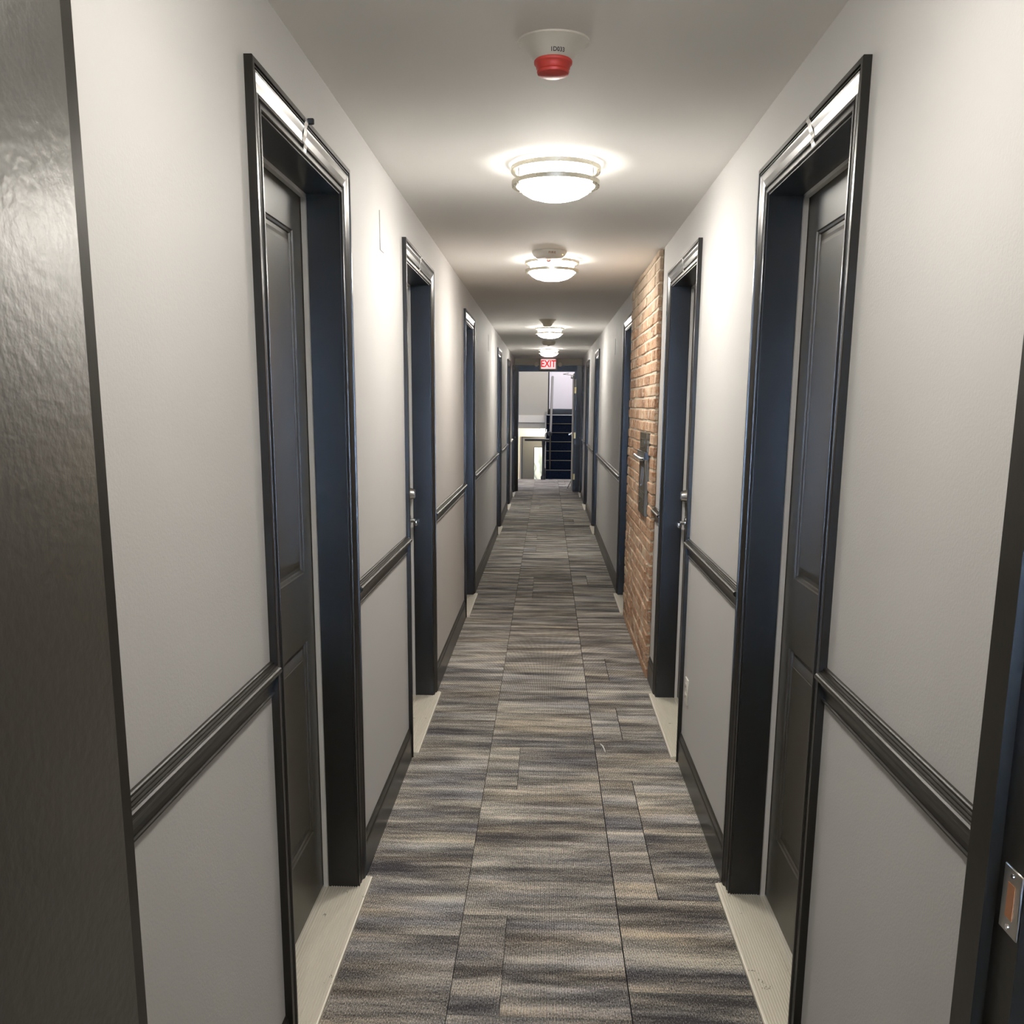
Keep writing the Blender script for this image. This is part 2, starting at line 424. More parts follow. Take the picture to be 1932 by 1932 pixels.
def lever_set(parent, X, s, y, z, dirY):
    """lever and rose on a face at X; s points away from the leaf; lever runs along dirY"""
    h = parent
    bm = bmesh.new(); lathe(bm, [(0, 0), (.032, 0), (.032, s*.006), (.028, s*.010), (0, s*.010)], (X, y, z), 32, 'X')
    rose = obj('handle', bm, M['chrome'], h, True); rose['label'] = 'chrome lever handle'
    bm = bmesh.new(); lathe(bm, [(.012, s*.008), (.011, s*.045), (.0, s*.045)], (X, y, z), 20, 'X')
    x0, x1 = sorted((X+s*.040, X+s*.060)); b = bmesh.new()
    bm_box(b, x0, x1, min(y-.012*dirY, y+.11*dirY), max(y-.012*dirY, y+.11*dirY), z-.013, z+.013); bm_bevel(b, .004, 3)
    me = bpy.data.meshes.new('t'); b.to_mesh(me); b.free(); bm.from_mesh(me); bpy.data.meshes.remove(me)
    lv = obj('lever', bm, M['chrome'], None, True); lv.parent = rose
def deadbolt(parent, X, s, y, z):
    bm = bmesh.new(); lathe(bm, [(0, 0), (.034, 0), (.034, s*.004), (.031, s*.008), (.024, s*.034), (.019, s*.036), (0, s*.036)], (X, y, z), 36, 'X')
    d = obj('deadbolt', bm, M['satin'], parent, True)
    bm = bmesh.new(); lathe(bm, [(0, s*.0355), (.010, s*.0355), (.010, s*.0385), (0, s*.0385)], (X, y, z), 20, 'X')
    k = obj('keyway', bm, M['chrome'], None, True); k.parent = d
def threshold(parent, X, s, y0, y1):
    """s points into the corridor. ribbed metal sill from in front of the casing to the leaf"""
    pr = [(.038, 0), (.038, .0105), (.0362, .0120), (.034, .0125)]
    u = .029
    while u > -.085:
        pr += [(u, .0125), (u-.0012, .0150), (u-.0042, .0150), (u-.0054, .0125)]; u -= .0078
    pr += [(-.092, .0125), (-.094, .017), (-.150, .017), (-.150, 0)]
    bm = bmesh.new(); rings = []
    for y in (y0, y1): rings.append([bm.verts.new((X + s*a, y, z)) for a, z in pr])
    n = len(pr)
    for k in range(n): bm.faces.new([rings[0][k], rings[0][(k+1) % n], rings[1][(k+1) % n], rings[1][k]])
    bm.faces.new(rings[0]); bm.faces.new(rings[1][::-1])
    t = obj('threshold', bm, M['threshold'], parent); t['label'] = 'ribbed aluminium sill'
def side_door(i, X, s, a, b, hinge_far, label):
    d = empty('door_%d' % i, (X, (a+b)/2, 0), label, 'door', None, 'structure')
    y0, y1, zt = a+CW, b-CW, CT-CW
    casing('casing', X, s, y0, y1, zt, d)
    bm = bmesh.new(); xo = X - s*.15                          # jamb lining
    x0, x1 = sorted((X + s*.002, xo))
    bm_box(bm, x0, x1, y0-.020, y0+.004, 0.0, zt+.004); bm_box(bm, x0, x1, y1-.004, y1+.020, 0.0, zt+.004); bm_box(bm, x0, x1, y0+.004, y1-.004, zt-.004, zt+.020)
    obj('jamb', bm, M['black'], d)
    bm = bmesh.new(); x0, x1 = sorted((X - s*.094, X - s*.108)); y0c, y1c, ztc = y0+.004, y1-.004, zt-.004
    bm_box(bm, x0, x1, y0c, y0c+.011, .017, ztc); bm_box(bm, x0, x1, y1c-.011, y1c, .017, ztc); bm_box(bm, x0, x1, y0c, y1c, ztc-.011, ztc)
    o = obj('weatherstrip', bm, M['strip'], d); o['label'] = 'white weatherstrip'
    XF = X - s*.110
    bm = bmesh.new(); p0, p1 = y0c+.108, y1c-.100
    panel_leaf(bm, XF, s, y0c+.002, y1c-.002, .022, ztc-.002, .036, [(p0, p1, .255, .875), (p0, p1, 1.085, 2.055)])
    leaf = obj('door_leaf', bm, M['door'], d)
    hy = y0c+.070 if hinge_far else y1c-.070
    dr = 1 if hinge_far else -1
    lever_set(d, XF, s, hy, .985, dr); deadbolt(d, XF, s, hy, 1.125)
    threshold(d, X, s, a+.03, b-.012)
    return d
ORD = ['first (nearest)', 'second', 'third', 'fourth', 'fifth', 'sixth (farthest)']
for k, (a, b) in enumerate(LEFT):
    side_door(k+1, WL, 1, a, b, k == 0, 'black panelled door in black moulded casing, %s doorway on the left wall' % ORD[k])
for k, (a, b) in enumerate(RIGHT):
    side_door(k+7, WR, -1, a, b, k == 0, 'black panelled door in black moulded casing, %s doorway on the right wall' % ORD[k])

# near doorway: metal frame, open leaf on the left
d = empty('door_13', (0, .95, 0), 'black door frame right at the viewpoint with its black leaf open on the left', 'door', None, 'structure')
def near_frame(xa, s):
    """xa = face of the stop; s points away from the opening"""
    prof = [(0, 1.02), (0, .972), (.0135, .972), (.0135, .918), (.060, .918), (.060, .898), (.062, .898), (.062, .90), (.036, .90), (.036, 1.0), (.062, 1.0), (.062, 1.02)]
    return prof
bm = bmesh.new()
prof = near_frame(0, 1)
pts = [(FX0, 0, (-1, 0)), (FX0, FZ, (-1, 1)), (FX1, FZ, (1, 1)), (FX1, 0, (1, 0))]
rings = [[bm.verts.new((x+u*a, y, z+u*b)) for u, y in prof] for x, z, (a, b) in pts]
for r0, r1 in zip(rings, rings[1:]):
    for k in range(len(prof)): bm.faces.new([r0[k], r0[(k+1) % len(prof)], r1[(k+1) % len(prof)], r1[k]])
bm.faces.new(rings[0]); bm.faces.new(rings[-1][::-1])
obj('frame', bm, M['black'], d)
bm = bmesh.new(); bm_box(bm, FX0-.0115, FX0+.0335, .026, .930, .012, FZ); bm_bevel(bm, .0015, 2)
obj('door_leaf', bm, M['leaf_near'], d, True)
bm = bmesh.new(); bm_box(bm, FX1+.0105, FX1+.0135, .919, .957, 1.020, 1.095); bm_bevel(bm, .001, 1)
sp = obj('strike_plate', bm, M['satin'], d, True); sp['label'] = 'worn metal strike plate'
bm = bmesh.new(); bm_box(bm, FX1+.0098, FX1+.0102, .930, .945, 1.038, 1.078)
o = obj('bolt_hole', bm, M['orange_glint'], None); o.parent = sp
for z in (1.028, 1.087):
    bm = bmesh.new(); lathe(bm, [(0, -.0012), (.003, -.0012), (.0035, .001), (0, .001)], (FX1+.0105, .938, z), 12, 'X')
    o = obj('screw', bm, M['chrome'], None, True); o.parent = sp

# far doorway with the leaf open into the stairwell
d = empty('door_14', (0, YE, 0), 'black framed doorway at the far end, its leaf standing open to the right', 'door', None, 'structure')
FPROF = [(0, 0), (0, .010), (.02, .012), (.05, .015), (.088, .019), (.100, .019), (.100, 0)]
bm = bmesh.new(); V = (0, -1, 0); cl, cr = EO0-WL-.001, WR-EO1-.001
pl = [(u*cl/.1, v) for u, v in FPROF]; pr_ = [(u*cr/.1, v) for u, v in FPROF]
for pf, x, ud in ((pl, EO0, -1), (pr_, EO1, 1)):
    r0 = [bm.verts.new((x+ud*u, YE-v, 0)) for u, v in pf]; r1 = [bm.verts.new((x+ud*u, YE-v, EZT+.10)) for u, v in pf]
    for k in range(len(pf)): bm.faces.new([r0[k], r0[(k+1) % len(pf)], r1[(k+1) % len(pf)], r1[k]])
    bm.faces.new(r0); bm.faces.new(r1[::-1])
r0 = [bm.verts.new((EO0, YE-v*.98, EZT+u)) for u, v in FPROF]; r1 = [bm.verts.new((EO1, YE-v*.98, EZT+u)) for u, v in FPROF]
for k in range(len(FPROF)): bm.faces.new([r0[k], r0[(k+1) % len(FPROF)], r1[(k+1) % len(FPROF)], r1[k]])
bm.faces.new(r0); bm.faces.new(r1[::-1])
obj('casing', bm, M['black'], d)
bm = bmesh.new()
bm_box(bm, EO0-.02, EO0, YE, YE+.12, 0, EZT); bm_box(bm, EO1, EO1+.02, YE, YE+.12, 0, EZT); bm_box(bm, EO0-.02, EO1+.02, YE, YE+.12, EZT, EZT+.02)
bm_box(bm, EO0, EO0+.012, YE+.03, YE+.07, 0, EZT); bm_box(bm, EO1-.045, EO1, YE-.005, YE+.07, 0, EZT); bm_box(bm, EO0, EO1, YE+.03, YE+.07, EZT-.012, EZT)
obj('jamb', bm, M['black'], d)
LX = EO1-.052
bm = bmesh.new(); bm_box(bm, LX-.002, LX+.040, YE+.13, YE+1.10, .02, EZT-.03); bm_bevel(bm, .002, 1)
obj('door_leaf', bm, M['beige_paint'], d, True)
for z in (.28, 1.04, 1.86):
    bm = bmesh.new(); bm_box(bm, EO1-.043, EO1-.010, YE-.011, YE-.0045, z-.055, z+.055)
    lathe(bm, [(0, -.055), (.006, -.055), (.006, .055), (0, .055)], (EO1-.046, YE-.010, z), 12)
    h = obj('hinge', bm, M['brass'], d); h['label'] = 'brass hinge'
bm = bmesh.new(); lathe(bm, [(0, 0), (.03, 0), (.03, -.01), (.012, -.012), (.012, -.05), (0, -.05)], (LX-.002, YE+1.02, 1.03), 24, 'X')
bm_box(bm, LX-.065, LX-.045, YE+.90, YE+1.03, 1.017, 1.043)
h = obj('handle', bm, M['chrome'], d); h['label'] = 'chrome lever handle'
bm = bmesh.new(); bm_box(bm, LX-.050, LX-.003, YE+.35, YE+.62, EZT-.12, EZT-.06); bm_bevel(bm, .006, 2)
c = obj('door_closer', bm, M['satin'], d, True); c['label'] = 'silver overhead closer'
bm = bmesh.new(); tube(bm, [(LX-.03, YE+.48, EZT-.055), (LX-.20, YE+.28, EZT-.045), (LX-.10, YE+.08, EZT-.030)], .007, 8)
o = obj('closer_arm', bm, M['satin'], None); o.parent = c
bm = bmesh.new(); tube(bm, [(LX-.005, YE+.60, .16), (LX-.035, YE+.60, .10), (LX-.075, YE+.62, .012)], [.010, .009, .014], 10)
o = obj('door_stop', bm, M['satin'], d); o['label'] = 'kick-down holder'
bm = bmesh.new(); bm_box(bm, EO1-.043, EO1-.012, YE-.012, YE-.005, 1.93, 2.06); bm_bevel(bm, .003, 1)
o = obj('door_contact', bm, M['white_plastic'], d, True); o['label'] = 'white magnetic contact'
bm = bmesh.new(); tube(bm, [(EO1-.020, YE-.009, 1.925), (EO1-.020, YE-.009, 1.50)], .004, 8)
o = obj('conduit', bm, M['white_plastic'], d); o['label'] = 'thin white cable cover'

# ------------------------------------------------------------------ chair rails and baseboards
RAIL = [(0, 0), (0, .0060), (.0020, .0085), (.0055, .0085), (.0070, .0055), (.0095, .0050), (.0180, .0055), (.0300, .0085), (.0400, .0130), (.0465, .0190), (.0500, .0235),
        (.0540, .0265), (.0585, .0272), (.0620, .0255), (.0640, .0220), (.0645, .0175), (.0670, .0170), (.0680, .0130), (.0705, .0125), (.0715, .0080), (.0755, .0075), (.0770, .005), (.0770, 0)]
BASE = [(0, 0), (0, .0125), (.105, .0125), (.112, .0115), (.116, .0085), (.124, .0080), (.134, .0060), (.140, .003), (.140, 0)]
def run(name, prof, X, s, y0, y1, z0, mat, label, cat):
    bm = bmesh.new(); n = len(prof)
    r0 = [bm.verts.new((X+s*v, y0, z0+u)) for u, v in prof]; r1 = [bm.verts.new((X+s*v, y1, z0+u)) for u, v in prof]
    for k in range(n): bm.faces.new([r0[k], r0[(k+1) % n], r1[(k+1) % n], r1[k]])
    bm.faces.new(r0); bm.faces.new(r1[::-1])
    return st(obj(name, bm, mat), label, cat)
t = 1
SEGN = ['nearest the viewpoint', 'between the first and second doors', 'between the second and third doors', 'between the third and fourth doors',
        'between the fourth and fifth doors', 'between the fifth and sixth doors', 'beyond the sixth door']
def segs(doors):
    ys = [1.021] + [v for ab in doors for v in ab] + [YE-.022]
    return [(ys[i], ys[i+1]) for i in range(0, len(ys), 2)]
for side, X, s, doors in (('left', WL, 1, LEFT), ('right', WR, -1, RIGHT)):
    for k, (y0, y1) in enumerate(segs(doors)):
        by0 = y0 if y0 < 1.1 else y0
        parts = [(y0, y1)]
        if side == 'right' and k == 2: parts = [(y0, 5.285)]
        for q0, q1 in parts:
            run('trim_%d' % t, RAIL, X, s, q0, q1, .942, M['black'], 'black moulded chair rail on the %s wall, stretch %s' % (side, SEGN[k]), 'chair rail'); t += 1
            run('baseboard_%s' % side, BASE, X, s, q0, q1, 0, M['black'], 'black baseboard on the %s wall, stretch %s' % (side, SEGN[k]), 'baseboard')

# ------------------------------------------------------------------ brick chimney breast on the right
BY0, BY1, BXF = 5.30, 6.93, .597
br = empty('brick_chimney', (WR, 6.1, 0), 'exposed old red brick chimney breast on the right wall beyond the second door', 'brick wall')
bm = bmesh.new(); bm_box(bm, BXF+.006, WR-.0005, BY0+.014, BY1, 0.0, H-.004)
obj('mortar', bm, M['mortar'], br)
bm = bmesh.new(); tl = bm.verts.layers.float_color.new('tint')
z = 0.004; row = 0; rnd = random.Random(3)
while z < H-.02:
    h = .0575 + rnd.uniform(-.003, .003); z1 = min(z+h, H-.008)
    y = BY0 + rnd.uniform(-.004, .012)
    y_ = y; first = True
    while y_ < BY1-.02:
        L = (.098 if (row % 6 == 3) else .205) + rnd.uniform(-.012, .012)
        if first and row % 2: L = .10 + rnd.uniform(-.01, .01)
        first = False
        e = min(y_+L, BY1)
        jx = rnd.uniform(-.004, .004); tv = min(1, max(0, rnd.gauss(.5, .22)))
        vs = bm_box(bm, BXF+jx, WR-.0005, y_, e, z+rnd.uniform(0, .003), z1)
        for v in vs:
            v[tl] = (tv, tv, tv, 1)
            v.co += Vector((min(rnd.uniform(-.002, .002), WR-.0005-v.co.x), rnd.uniform(-.003, .003), rnd.uniform(-.002, .002)))
        y_ = e + .009
    z = z1 + .0105; row += 1
bmesh.ops.bevel(bm, geom=bm.edges[:], offset=.004, segments=1, profile=.5, affect='EDGES')
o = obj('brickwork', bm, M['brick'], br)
# steel panel fixed on the bricks
pn = empty('wall_lock_box', (BXF-.01, 5.50, 1.0), 'tall dark metal box with a chrome latch fixed on the bricks', 'metal box')
PX = BXF-.020
a0, a1 = 5.50, 5.84
bm = bmesh.new(); bm_box(bm, PX, BXF+.004, a0, a1, .936, 1.27); bm_bevel(bm, .002, 1)
obj('body', bm, M['steel'], pn, True)
bm = bmesh.new(); bm_box(bm, PX+.002, BXF+.004, a0-.02, a1+.03, 1.315, 1.425); bm_bevel(bm, .002, 1)
obj('top_plate', bm, M['steel'], pn, True)
bm = bmesh.new(); bm_box(bm, PX-.006, BXF+.004, a0+.01, a1+.10, 1.270, 1.315); bm_bevel(bm, .002, 1)
obj('bracket', bm, M['black_metal'], pn, True)
bm = bmesh.new(); tube(bm, [(PX-.004, a0+.03, 1.272), (PX-.014, a0+.08, 1.270), (PX-.018, a0+.25, 1.272), (PX-.018, a0+.44, 1.276)], [.010, .011, .011, .014], 12)
o = obj('latch', bm, M['chrome'], pn, True); o['label'] = 'chrome latch bar'
bm = bmesh.new()
for zz in (1.035, 1.075): bm_box(bm, PX-.002, PX+.001, a0+.004, a1-.004, zz, zz+.004)
for k in range(3): bm_box(bm, PX-.001, PX+.001, a0+.05, a1-.05, 1.046+k*.008, 1.048+k*.008)
for yy in (a0+.10, a0+.20): bm_box(bm, PX-.0015, PX+.001, yy, yy+.004, 1.10, 1.22)
obj('trim_line', bm, M['chrome'], pn)
for yy, zz in ((a0+.06, .990), (a0+.24, 1.000), (a0+.08, 1.252), (a0+.25, 1.255), (a0+.42, 1.300)):
    bm = bmesh.new(); lathe(bm, [(0, -.003), (.007, -.003), (.008, .001), (0, .001)], (PX, yy, zz), 12, 'X')
    obj('screw', bm, M['black_metal'], pn, True)
bm = bmesh.new()
for q in ((a0+.08, a0+.30, 1.385, 1.388), (a0+.08, a0+.30, 1.335, 1.338), (a0+.08, a0+.086, 1.335, 1.388), (a0+.294, a0+.30, 1.335, 1.388)):
    bm_box(bm, PX, PX+.003, q[0], q[1], q[2], q[3])
obj('key_cover', bm, M['black_metal'], pn)

# ------------------------------------------------------------------ ceiling lamps
def ring_band(bm, r, z0, z1, th, loc):
    lathe(bm, [(r, z0), (r, z1), (r-th, z1), (r-th, z0), (r, z0)], loc, 64)
def ceiling_lamp(x, y, label, weak=''):
    L = empty('ceiling_lamp', (x, y, H), label, 'ceiling lamp', 'round two-ring ceiling lamps along the corridor')
    o3 = (x, y, 0)
    bm = bmesh.new(); lathe(bm, [(0, H), (.118, H), (.118, H-.012), (0, H-.012)], o3, 48); obj('mounting_plate', bm, M['nickel'], L, True)
    bm = bmesh.new(); lathe(bm, [(.131, H-.010), (.133, H-.014), (.133, H-.070), (.131, H-.0785)], o3, 64); obj('drum_shade', bm, M['drum'+weak], L, True)
    bm = bmesh.new(); lathe(bm, [(.131, H-.079), (.118, H-.093), (.095, H-.106), (.060, H-.116), (.025, H-.120), (0, H-.121)], o3, 64)
    obj('diffuser', bm, M['lamp'+weak], L, True)
    for z1, r in ((H-.010, .160), (H-.058, .157)):
        bm = bmesh.new(); ring_band(bm, r, z1-.016, z1, .016, o3); obj('ring', bm, M['nickel'], L, True)
    for k in range(4):
        a = math.radians(28+90*k+ (0 if k % 2 == 0 else 34))
        bm = bmesh.new(); px, py = x+.146*math.cos(a), y+.146*math.sin(a)
        tube(bm, [(px, py, H), (px, py, H-.078)], .0035, 10); obj('post', bm, M['nickel'], L, True)
    return L
LN = ['nearest', 'second nearest, just beyond the round fire alarm', 'third nearest, behind a small cone-shaped detector', 'farthest, right above the exit sign']
for (x, y), nm in zip(((.018, 3.53), (.015, 5.72), (.012, 10.5), (.010, 14.4)), LN):
    ceiling_lamp(x, y, 'glowing round ceiling lamp with two nickel rings, %s' % nm)

ceiling_lamp(0.018, 1.34, 'added unseen fill lamp with two nickel rings, on the ceiling straight above the near doorway', '_weak')  # unseen lamp, added to brighten the near end of the corridor
ceiling_lamp(0.0, -0.75, 'added unseen fill lamp with two nickel rings, on the ceiling of the room behind the viewpoint')  # unseen lamp, added for warm fill through the near doorway
# ------------------------------------------------------------------ alarms and detectors
def lobed(r, h, a):          # flared wings left and right, narrower to front and back
    t_ = min(1, max(0, (h-(H-.026))/.026)); return r*(1 - .12*t_*math.sin(a)**2)
def interp(prof, z):
    for (r0, z0), (r1, z1) in zip(prof, prof[1:]):
        if min(z0, z1) <= z <= max(z0, z1) and z0 != z1: return r0 + (r1-r0)*(z-z0)/(z1-z0)
    return prof[-1][0]
def wrapped_text(txt, size, prof, cx, cy, zc, name, mat, parent, uoff=0, zs=1.0, spacing=1.0, bold=0, lob=False):
    def fn(c):
        z_ = zc + c.y*zs; r = interp(prof, z_); a = -math.pi/2 + (c.x+uoff)/r
        if lob: r = lobed(r, z_, a)
        r += .0009
        return (cx + r*math.cos(a), cy + r*math.sin(a), z_)
    return obj(name, text_bm(txt, size, fn, 0, spacing, bold), mat, parent)
x0, y0 = .002, 2.390
al = empty('fire_strobe', (x0, y0, H), 'white flared fire strobe with a red lens, numbered 1D033, nearest on the ceiling', 'fire alarm')
prof = [(.086, H), (.085, H-.004), (.073, H-.012), (.062, H-.020), (.055, H-.028), (.049, H-.036), (.044, H-.042)]
bm = bmesh.new(); lathe(bm, [(0, H)] + prof + [(0, H-.042)], (x0, y0, 0), 64, rfun=lobed)
obj('body', bm, M['white_plastic'], al, True)
for sg in (-1, 1):          # thin upturned wing at each side
    bm = bmesh.new(); bm_box(bm, x0+sg*.050 if sg > 0 else x0-.083, x0+.083 if sg > 0 else x0-.050, y0-.014, y0+.014, H-.0225, H-.0205)
    for v in bm.verts: v.co.z += .016*min(1, max(0, (abs(v.co.x-x0)-.050)/.033))
    obj('wing', bm, M['white_plastic'], al)
wrapped_text('1D033', .0125, prof, x0, y0, H-.0335, 'lettering', M['ink'], al, .010, .85, 1.0, .00025, True)
bm = bmesh.new(); lathe(bm, [(0, H-.041), (.043, H-.041), (.0455, H-.044), (.0450, H-.049), (.041, H-.053), (.040, H-.059), (.037, H-.063), (0, H-.063)], (x0, y0, 0), 48)
obj('red_collar', bm, M['red'], al, True)
bm = bmesh.new(); lathe(bm, [(0, H-.0625), (.0365, H-.0625), (.0385, H-.066), (.0365, H-.071), (.028, H-.0745), (0, H-.076)], (x0, y0, 0), 48)
l = obj('lens', bm, M['red'], al, True)
x0, y0 = -.002, 5.42
al = empty('smoke_alarm', (x0, y0, H), 'round white alarm reading FIRE in front of the second nearest lamp', 'smoke alarm')
prof = [(.096, H-.001), (.096, H-.008), (.092, H-.016), (.084, H-.027), (.074, H-.036), (.064, H-.042)]
bm = bmesh.new(); lathe(bm, [(0, H)] + prof + [(.030, H-.046), (0, H-.046)], (x0, y0, 0), 64); obj('body', bm, M['white_plastic'], al, True)
wrapped_text('FIRE', .018, prof, x0, y0, H-.0185, 'lettering', M['brown_ink'], al, .016, .8, 1.25, .0004)
bm = bmesh.new(); lathe(bm, [(0, H-.045), (.014, H-.045), (.012, H-.054), (.006, H-.060), (0, H-.061)], (x0-.003, y0-.01, 0), 24); obj('lens', bm, M['pink_lens'], al, True)
bm = bmesh.new(); bm_box(bm, x0+.071, x0+.076, y0-.056, y0-.050, H-.028, H-.023); obj('indicator', bm, M['brass'], al)
x0, y0 = -.012, 9.60
al = empty('cone_detector', (x0, y0, H), 'cream cone-shaped detector in front of the third lamp', 'smoke detector')
bm = bmesh.new(); lathe(bm, [(0, H), (.088, H), (.085, H-.005), (.070, H-.018), (.056, H-.034), (.046, H-.048), (.044, H-.050)], (x0, y0, 0), 48); obj('body', bm, M['tan_plastic'], al, True)
bm = bmesh.new(); lathe(bm, [(.045, H-.048), (.044, H-.060), (.038, H-.066), (0, H-.068)], (x0, y0, 0), 40); obj('lens', bm, M['tan_plastic'], al, True)
x0, y0 = .004, 12.85
al = empty('dome_detector', (x0, y0, H), 'round cream dome detector in front of the farthest lamp', 'smoke detector')
bm = bmesh.new(); lathe(bm, [(0, H), (.092, H), (.092, H-.010), (.085, H-.030), (.070, H-.044), (.040, H-.050), (0, H-.051)], (x0, y0, 0), 48); obj('body', bm, M['tan_plastic'], al, True)
bm = bmesh.new(); lathe(bm, [(.0, H-.050), (.018, H-.050), (.016, H-.056), (0, H-.057)], (x0, y0, 0), 24); obj('lens', bm, M['white_plastic'], al, True)

# exit sign
ex = empty('exit_sign', (.004, YE-.02, 2.32), 'lit red EXIT sign with two small lamp heads above the far doorway', 'exit sign')
bm = bmesh.new(); bm_box(bm, -.160, .168, YE-.085, YE-.001, 2.215, 2.412); bm_bevel(bm, .018, 4); obj('housing', bm, M['tan_plastic'], ex, True)
bm = bmesh.new(); bm_box(bm, -.128, .136, YE-.089, YE-.084, 2.235, 2.405); bm_bevel(bm, .002, 1); obj('face', bm, M['exit_face'], ex, True)
bm = text_bm('EXIT', .150, lambda c: (.004 + c.x*.88, YE-.0905 - c.z, 2.320 + c.y*1.15), .0008, 1.0, .0035)
o = obj('lettering', bm, M['exit_red'], ex)
for sg in (-1, 1):
    bm = bmesh.new(); lathe(bm, [(0, .045), (.030, .040), (.040, 0), (.036, -.004), (0, -.006)], (.004+sg*.215, YE-.075, 2.315), 28, 'Y')
    tube(bm, [(.004+sg*.215, YE-.05, 2.315), (.004+sg*.150, YE-.045, 2.300)], .009, 8)
    obj('lamp_head', bm, M['tan_plastic'], ex, True)

# ------------------------------------------------------------------ tape strips on the door heads
def tape(X, s, y, tilt, label, blue=False):
    bm = bmesh.new(); n = 10; rows = []
    for k in range(n+1):
        u = k/n*.070; zz = CT-.004-u
        v = interp([(b_, -a_) for a_, b_ in CASE[1:-1]], -(CW-.004-u)) if True else 0
        rows.append((zz, max(v, .008)+.0012 + .001*math.sin(k*1.7), y + tilt*(u-.035)))
    for w0, w1 in ((-.013, .013),):
        a = [[bm.verts.new((X+s*(v-e), yy+w_, zz)) for w_ in (w0, w1) for e in (0, .0006)] for zz, v, yy in rows]
        for p, q in zip(a, a[1:]):
            bm.faces.new([p[0], p[2], q[2], q[0]]); bm.faces.new([p[1], p[3], q[3], q[1]])
            bm.faces.new([p[0], p[1], q[1], q[0]]); bm.faces.new([p[2], p[3], q[3], q[2]])
        bm.faces.new(a[0][:2]+a[0][:1:-1]); bm.faces.new(a[-1][:2]+a[-1][:1:-1])
    return tag(obj('tape_strip', bm, M['clear_tape']), label, 'tape', 'tape strips stuck on the door heads')
LT = 'strip of clear tape stuck across the head of the %s door casing on the %s'
tape(WL, 1, 2.385, .25, LT % ('first', 'left')); tape(WL, 1, 4.45, .1, LT % ('second', 'left')); tape(WL, 1, 7.25, .1, LT % ('third', 'left'))
tape(WR, -1, 2.365, -.35, LT % ('first', 'right')); tape(WR, -1, 4.46, .1, LT % ('second', 'right')); tape(WR, -1, 7.40, .1, LT % ('third', 'right'))
bm = bmesh.new(); bm_box(bm, WL+.016, WL+.032, 2.395, 2.405, CT-.010, CT+.004); bm_bevel(bm, .002, 1)
tag(obj('black_clip', bm, M['ink'], None, True), 'tiny black clip under the tape at the top of the first left door casing', 'clip')

# ------------------------------------------------------------------ wall plates, outlet, scraps
def plate(X, s, y, z, w_, h_, label):
    o = box('blank_plate', M['wall'], X, X+s*.003, y-w_/2, y+w_/2, z-h_/2, z+h_/2, None, .001, 1)
    return tag(o, label, 'wall plate', 'blank wall plates high on the walls')
plate(WL, 1, 3.50, 2.19, .075, .135, 'blank painted plate high on the left wall between the first and second doors')
plate(WL, 1, 9.72, 2.20, .09, .16, 'blank painted plate high on the left wall between the third and fourth doors')
plate(WR, -1, 8.92, 2.12, .09, .14, 'blank painted plate high on the right wall beyond the third door')
ot = empty('wall_outlet', (WR, 3.88, .37), 'white wall outlet low on the right wall between the first two doors', 'outlet')
box('cover_plate', M['white_plastic'], WR, WR-.006, 3.845, 3.915, .313, .427, ot, .002, 2)
for z in (.348, .392):
    r = box('socket', M['white_plastic'], WR-.006, WR-.0085, 3.863, 3.897, z-.014, z+.014, ot, .001, 1)
    bm = bmesh.new()
    for yy in (3.873, 3.885): bm_box(bm, WR-.0092, WR-.0080, yy, yy+.002, z-.006, z+.005)
    o = obj('slot', bm, M['ink'], None); o.parent = r
bm = bmesh.new(); tube(bm, [(.273, 4.195, .004), (.281, 4.155, .010), (.287, 4.125, .006), (.290, 4.09, .004)], [.002, .0035, .003, .0015], 6)
tag(obj('paper_scrap', bm, M['paper']), 'tiny white curled scrap lying on the carpet before the second right door', 'scrap')
bm = bmesh.new(); bm_box(bm, -.640, -.600, 7.06-.20, 7.08-.20, .018, .021); 
tag(obj('blue_tape_scrap', bm, M['blue_tape']), 'tiny blue tape scrap on the near end of the third left sill', 'scrap')

# ------------------------------------------------------------------ stairwell beyond the far door
SY = 20.36
bm = bmesh.new(); bm_box(bm, -1.75, -1.6, YE+.12, 24.6, -1.4, 4.4); bm_box(bm, 1.25, 1.4, YE+.12, 24.6, -1.4, 4.4)
bm_box(bm, -1.6, 1.25, 17.42, 17.52, H+.12, 4.4)
st(obj('wall_stairwell', bm, M['lavender']), 'pale side walls of the stairwell beyond the far door', 'wall')
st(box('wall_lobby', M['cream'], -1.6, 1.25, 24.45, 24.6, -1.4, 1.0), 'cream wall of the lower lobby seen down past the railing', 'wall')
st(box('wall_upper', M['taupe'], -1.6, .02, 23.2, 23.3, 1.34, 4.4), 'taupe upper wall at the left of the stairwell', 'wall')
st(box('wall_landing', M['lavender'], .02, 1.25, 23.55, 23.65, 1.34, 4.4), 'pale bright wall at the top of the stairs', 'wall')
st(box('ceiling_stairwell', M['ceiling'], -1.6, 1.25, 17.5, 24.6, 4.4, 4.5), 'ceiling high over the stairwell', 'ceiling')
st(box('floor_lobby', M['grey_paint'], -1.6, 1.25, SY, 24.6, -1.42, -1.3), 'floor of the lower lobby', 'floor')
bm = bmesh.new(); bm_box(bm, -1.6, 0.0, 23.2, 24.45, 1.02, 1.34)
st(obj('trim_20', bm, M['taupe']), 'taupe edge of the upper floor slab', 'trim')
st(box('trim_21', M['header'], -1.6, 0.0, 23.180, 23.2, 1.17, 1.345), 'pale ledge board along the upper floor edge', 'trim')
st(box('trim_22', M['black'], .02, 1.25, 23.53, 23.55, 1.36, 1.50), 'dark baseboard at the top of the stairs', 'baseboard')
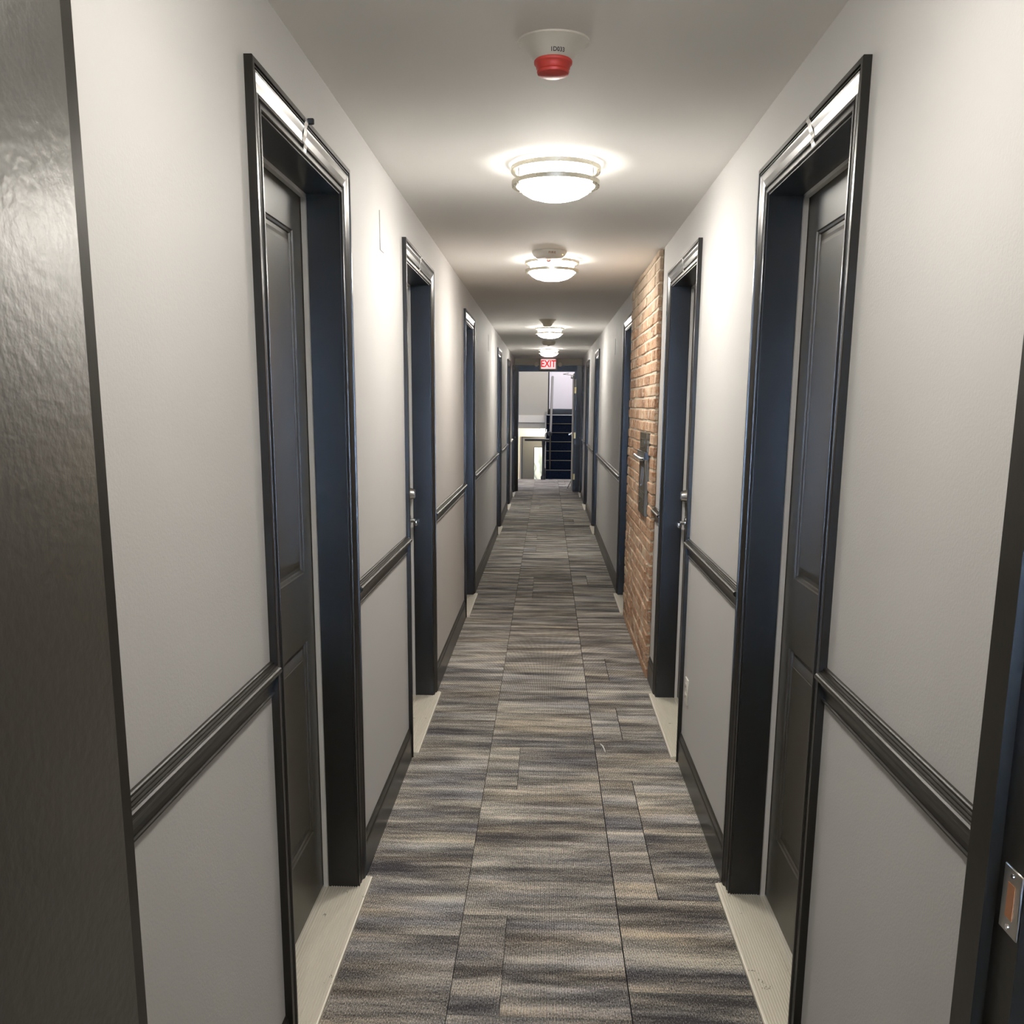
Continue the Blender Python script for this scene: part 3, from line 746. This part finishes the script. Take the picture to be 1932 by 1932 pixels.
# stairs
sc = empty('staircase', (.55, SY, 0), 'dark carpeted stairs with metal nosings rising beyond the far door', 'stairs')
for k in range(8):
    yk, zk = SY + .26*k, .195*k
    if k < 7:
        y_end = yk+.262 if k < 6 else 23.55
        box('step', M['stair_carpet'], -.02, 1.24, yk, y_end, 0 if k == 0 else zk-.10, zk+.195, sc)
        n_ = box('nosing', M['steel'] if k < 6 else M['strip'], -.018, 1.24, yk-.014, yk+.03, zk+.187, zk+.199, sc, .003, 1)
        n_['label'] = 'metal stair nosing' if k < 6 else 'bright top nosing'
bm = bmesh.new()
v = [bm.verts.new(p) for p in ((-.055, SY-.02, -.0), (-.055, SY+.02, .24), (-.055, SY+1.60, 1.43), (-.055, 23.18, 1.43), (-.055, 23.18, 1.20), (-.055, SY+1.7, 1.16), (-.055, SY+.25, -.0))]
f = bm.faces.new(v); e = bmesh.ops.extrude_face_region(bm, geom=[f])
for q in e['geom']:
    if isinstance(q, bmesh.types.BMVert): q.co.x += .034
obj('stringer', bm, M['ink'], sc)
# handrail with posts
bm = bmesh.new(); tube(bm, [(.075, SY+.13, .98), (.075, SY+.20, 1.04), (.110, SY+1.95, 2.24), (.112, SY+2.30, 2.24)], .028, 12); hr = obj('handrail', bm, M['grey_paint'], sc, True); HR = []
bm = bmesh.new(); tube(bm, [(.070, SY+.16, .200), (.070, SY+.16, 1.00)], .016, 12); HR.append(obj('post', bm, M['steel'], None, True))
bm = bmesh.new(); tube(bm, [(.100, SY+1.80, 1.365), (.100, SY+1.80, 2.14)], .016, 12); HR.append(obj('post', bm, M['steel'], None, True))
bm = bmesh.new(); lathe(bm, [(0, -.05), (.045, -.04), (.045, .04), (0, .05)], (.060, SY+.16, .98), 20); HR.append(obj('bracket', bm, M['black_metal'], None, True))
for o in HR: o.parent = hr
gr = empty('guard_rail', (-.08, SY-.11, 0), 'dark guard rail on a tapered post at the edge above the lobby', 'railing')
bm = bmesh.new(); tube(bm, [(-.48, SY-.11, .850), (.045, SY-.11, .850)], .026, 12); obj('rail', bm, M['black_metal'], gr, True)
bm = bmesh.new(); lathe(bm, [(0, 0), (.052, 0), (.052, .06), (.030, .09), (.026, .40), (.030, .72), (.040, .76), (.040, .835), (0, .84)], (-.075, SY-.11, 0), 20); obj('post', bm, M['black_metal'], gr, True)
bm = bmesh.new(); tube(bm, [(.022, 22.6, 1.370), (.022, 22.6, 4.39)], .016, 12)
tag(obj('stair_pole', bm, M['black_metal'], None, True), 'thin black vertical pole at the left of the top step', 'pole')
# lobby door with etched glass panel
ld = empty('door_15', (-.3, 24.4, -1.3), 'grey lobby door with a dark frame, seen below past the railing', 'door', None, 'structure')
bm = bmesh.new(); bm_box(bm, -.665, -.630, 24.38, 24.45, -1.3, .785); bm_box(bm, -.630, .12, 24.38, 24.45, .755, .785); bm_box(bm, .12, .15, 24.38, 24.45, -1.3, .785)
obj('frame', bm, M['black_metal'], ld)
box('door_leaf', M['grey_paint'], -.630, .12, 24.40, 24.445, -1.29, .755, ld)
p = box('glass_panel', M['frost'], -.325, .06, 24.390, 24.398, -.60, .505, ld); p['label'] = 'etched pale green glass'
bm = bmesh.new()
for q in ((-.335, .07, .505, .520), (-.335, -.325, -.60, .505), (.06, .07, -.60, .505)): bm_box(bm, q[0], q[1], 24.386, 24.40, q[2], q[3])
o = obj('glazing_bead', bm, M['black_metal'], None); o.parent = p
gl = empty('globe_lamp', (-.10, 23.6, 1.02), 'bright globe lamp under the upper floor, over the lobby', 'lamp')
bm = bmesh.new(); lathe(bm, [(0, -.07)] + [(.10*math.sin(a), -.07*math.cos(a)) for a in (0.4, .8, 1.2, 1.57, 1.95, 2.35, 2.8)] + [(0, .07)], (-.10, 23.6, .945), 32); obj('globe', bm, M['globe'], gl, True)
bm = bmesh.new(); lathe(bm, [(0, 1.02), (.06, 1.02), (.05, 1.00), (0, 1.0)], (-.10, 23.6, 0), 24); obj('lamp_base', bm, M['white_plastic'], gl, True)
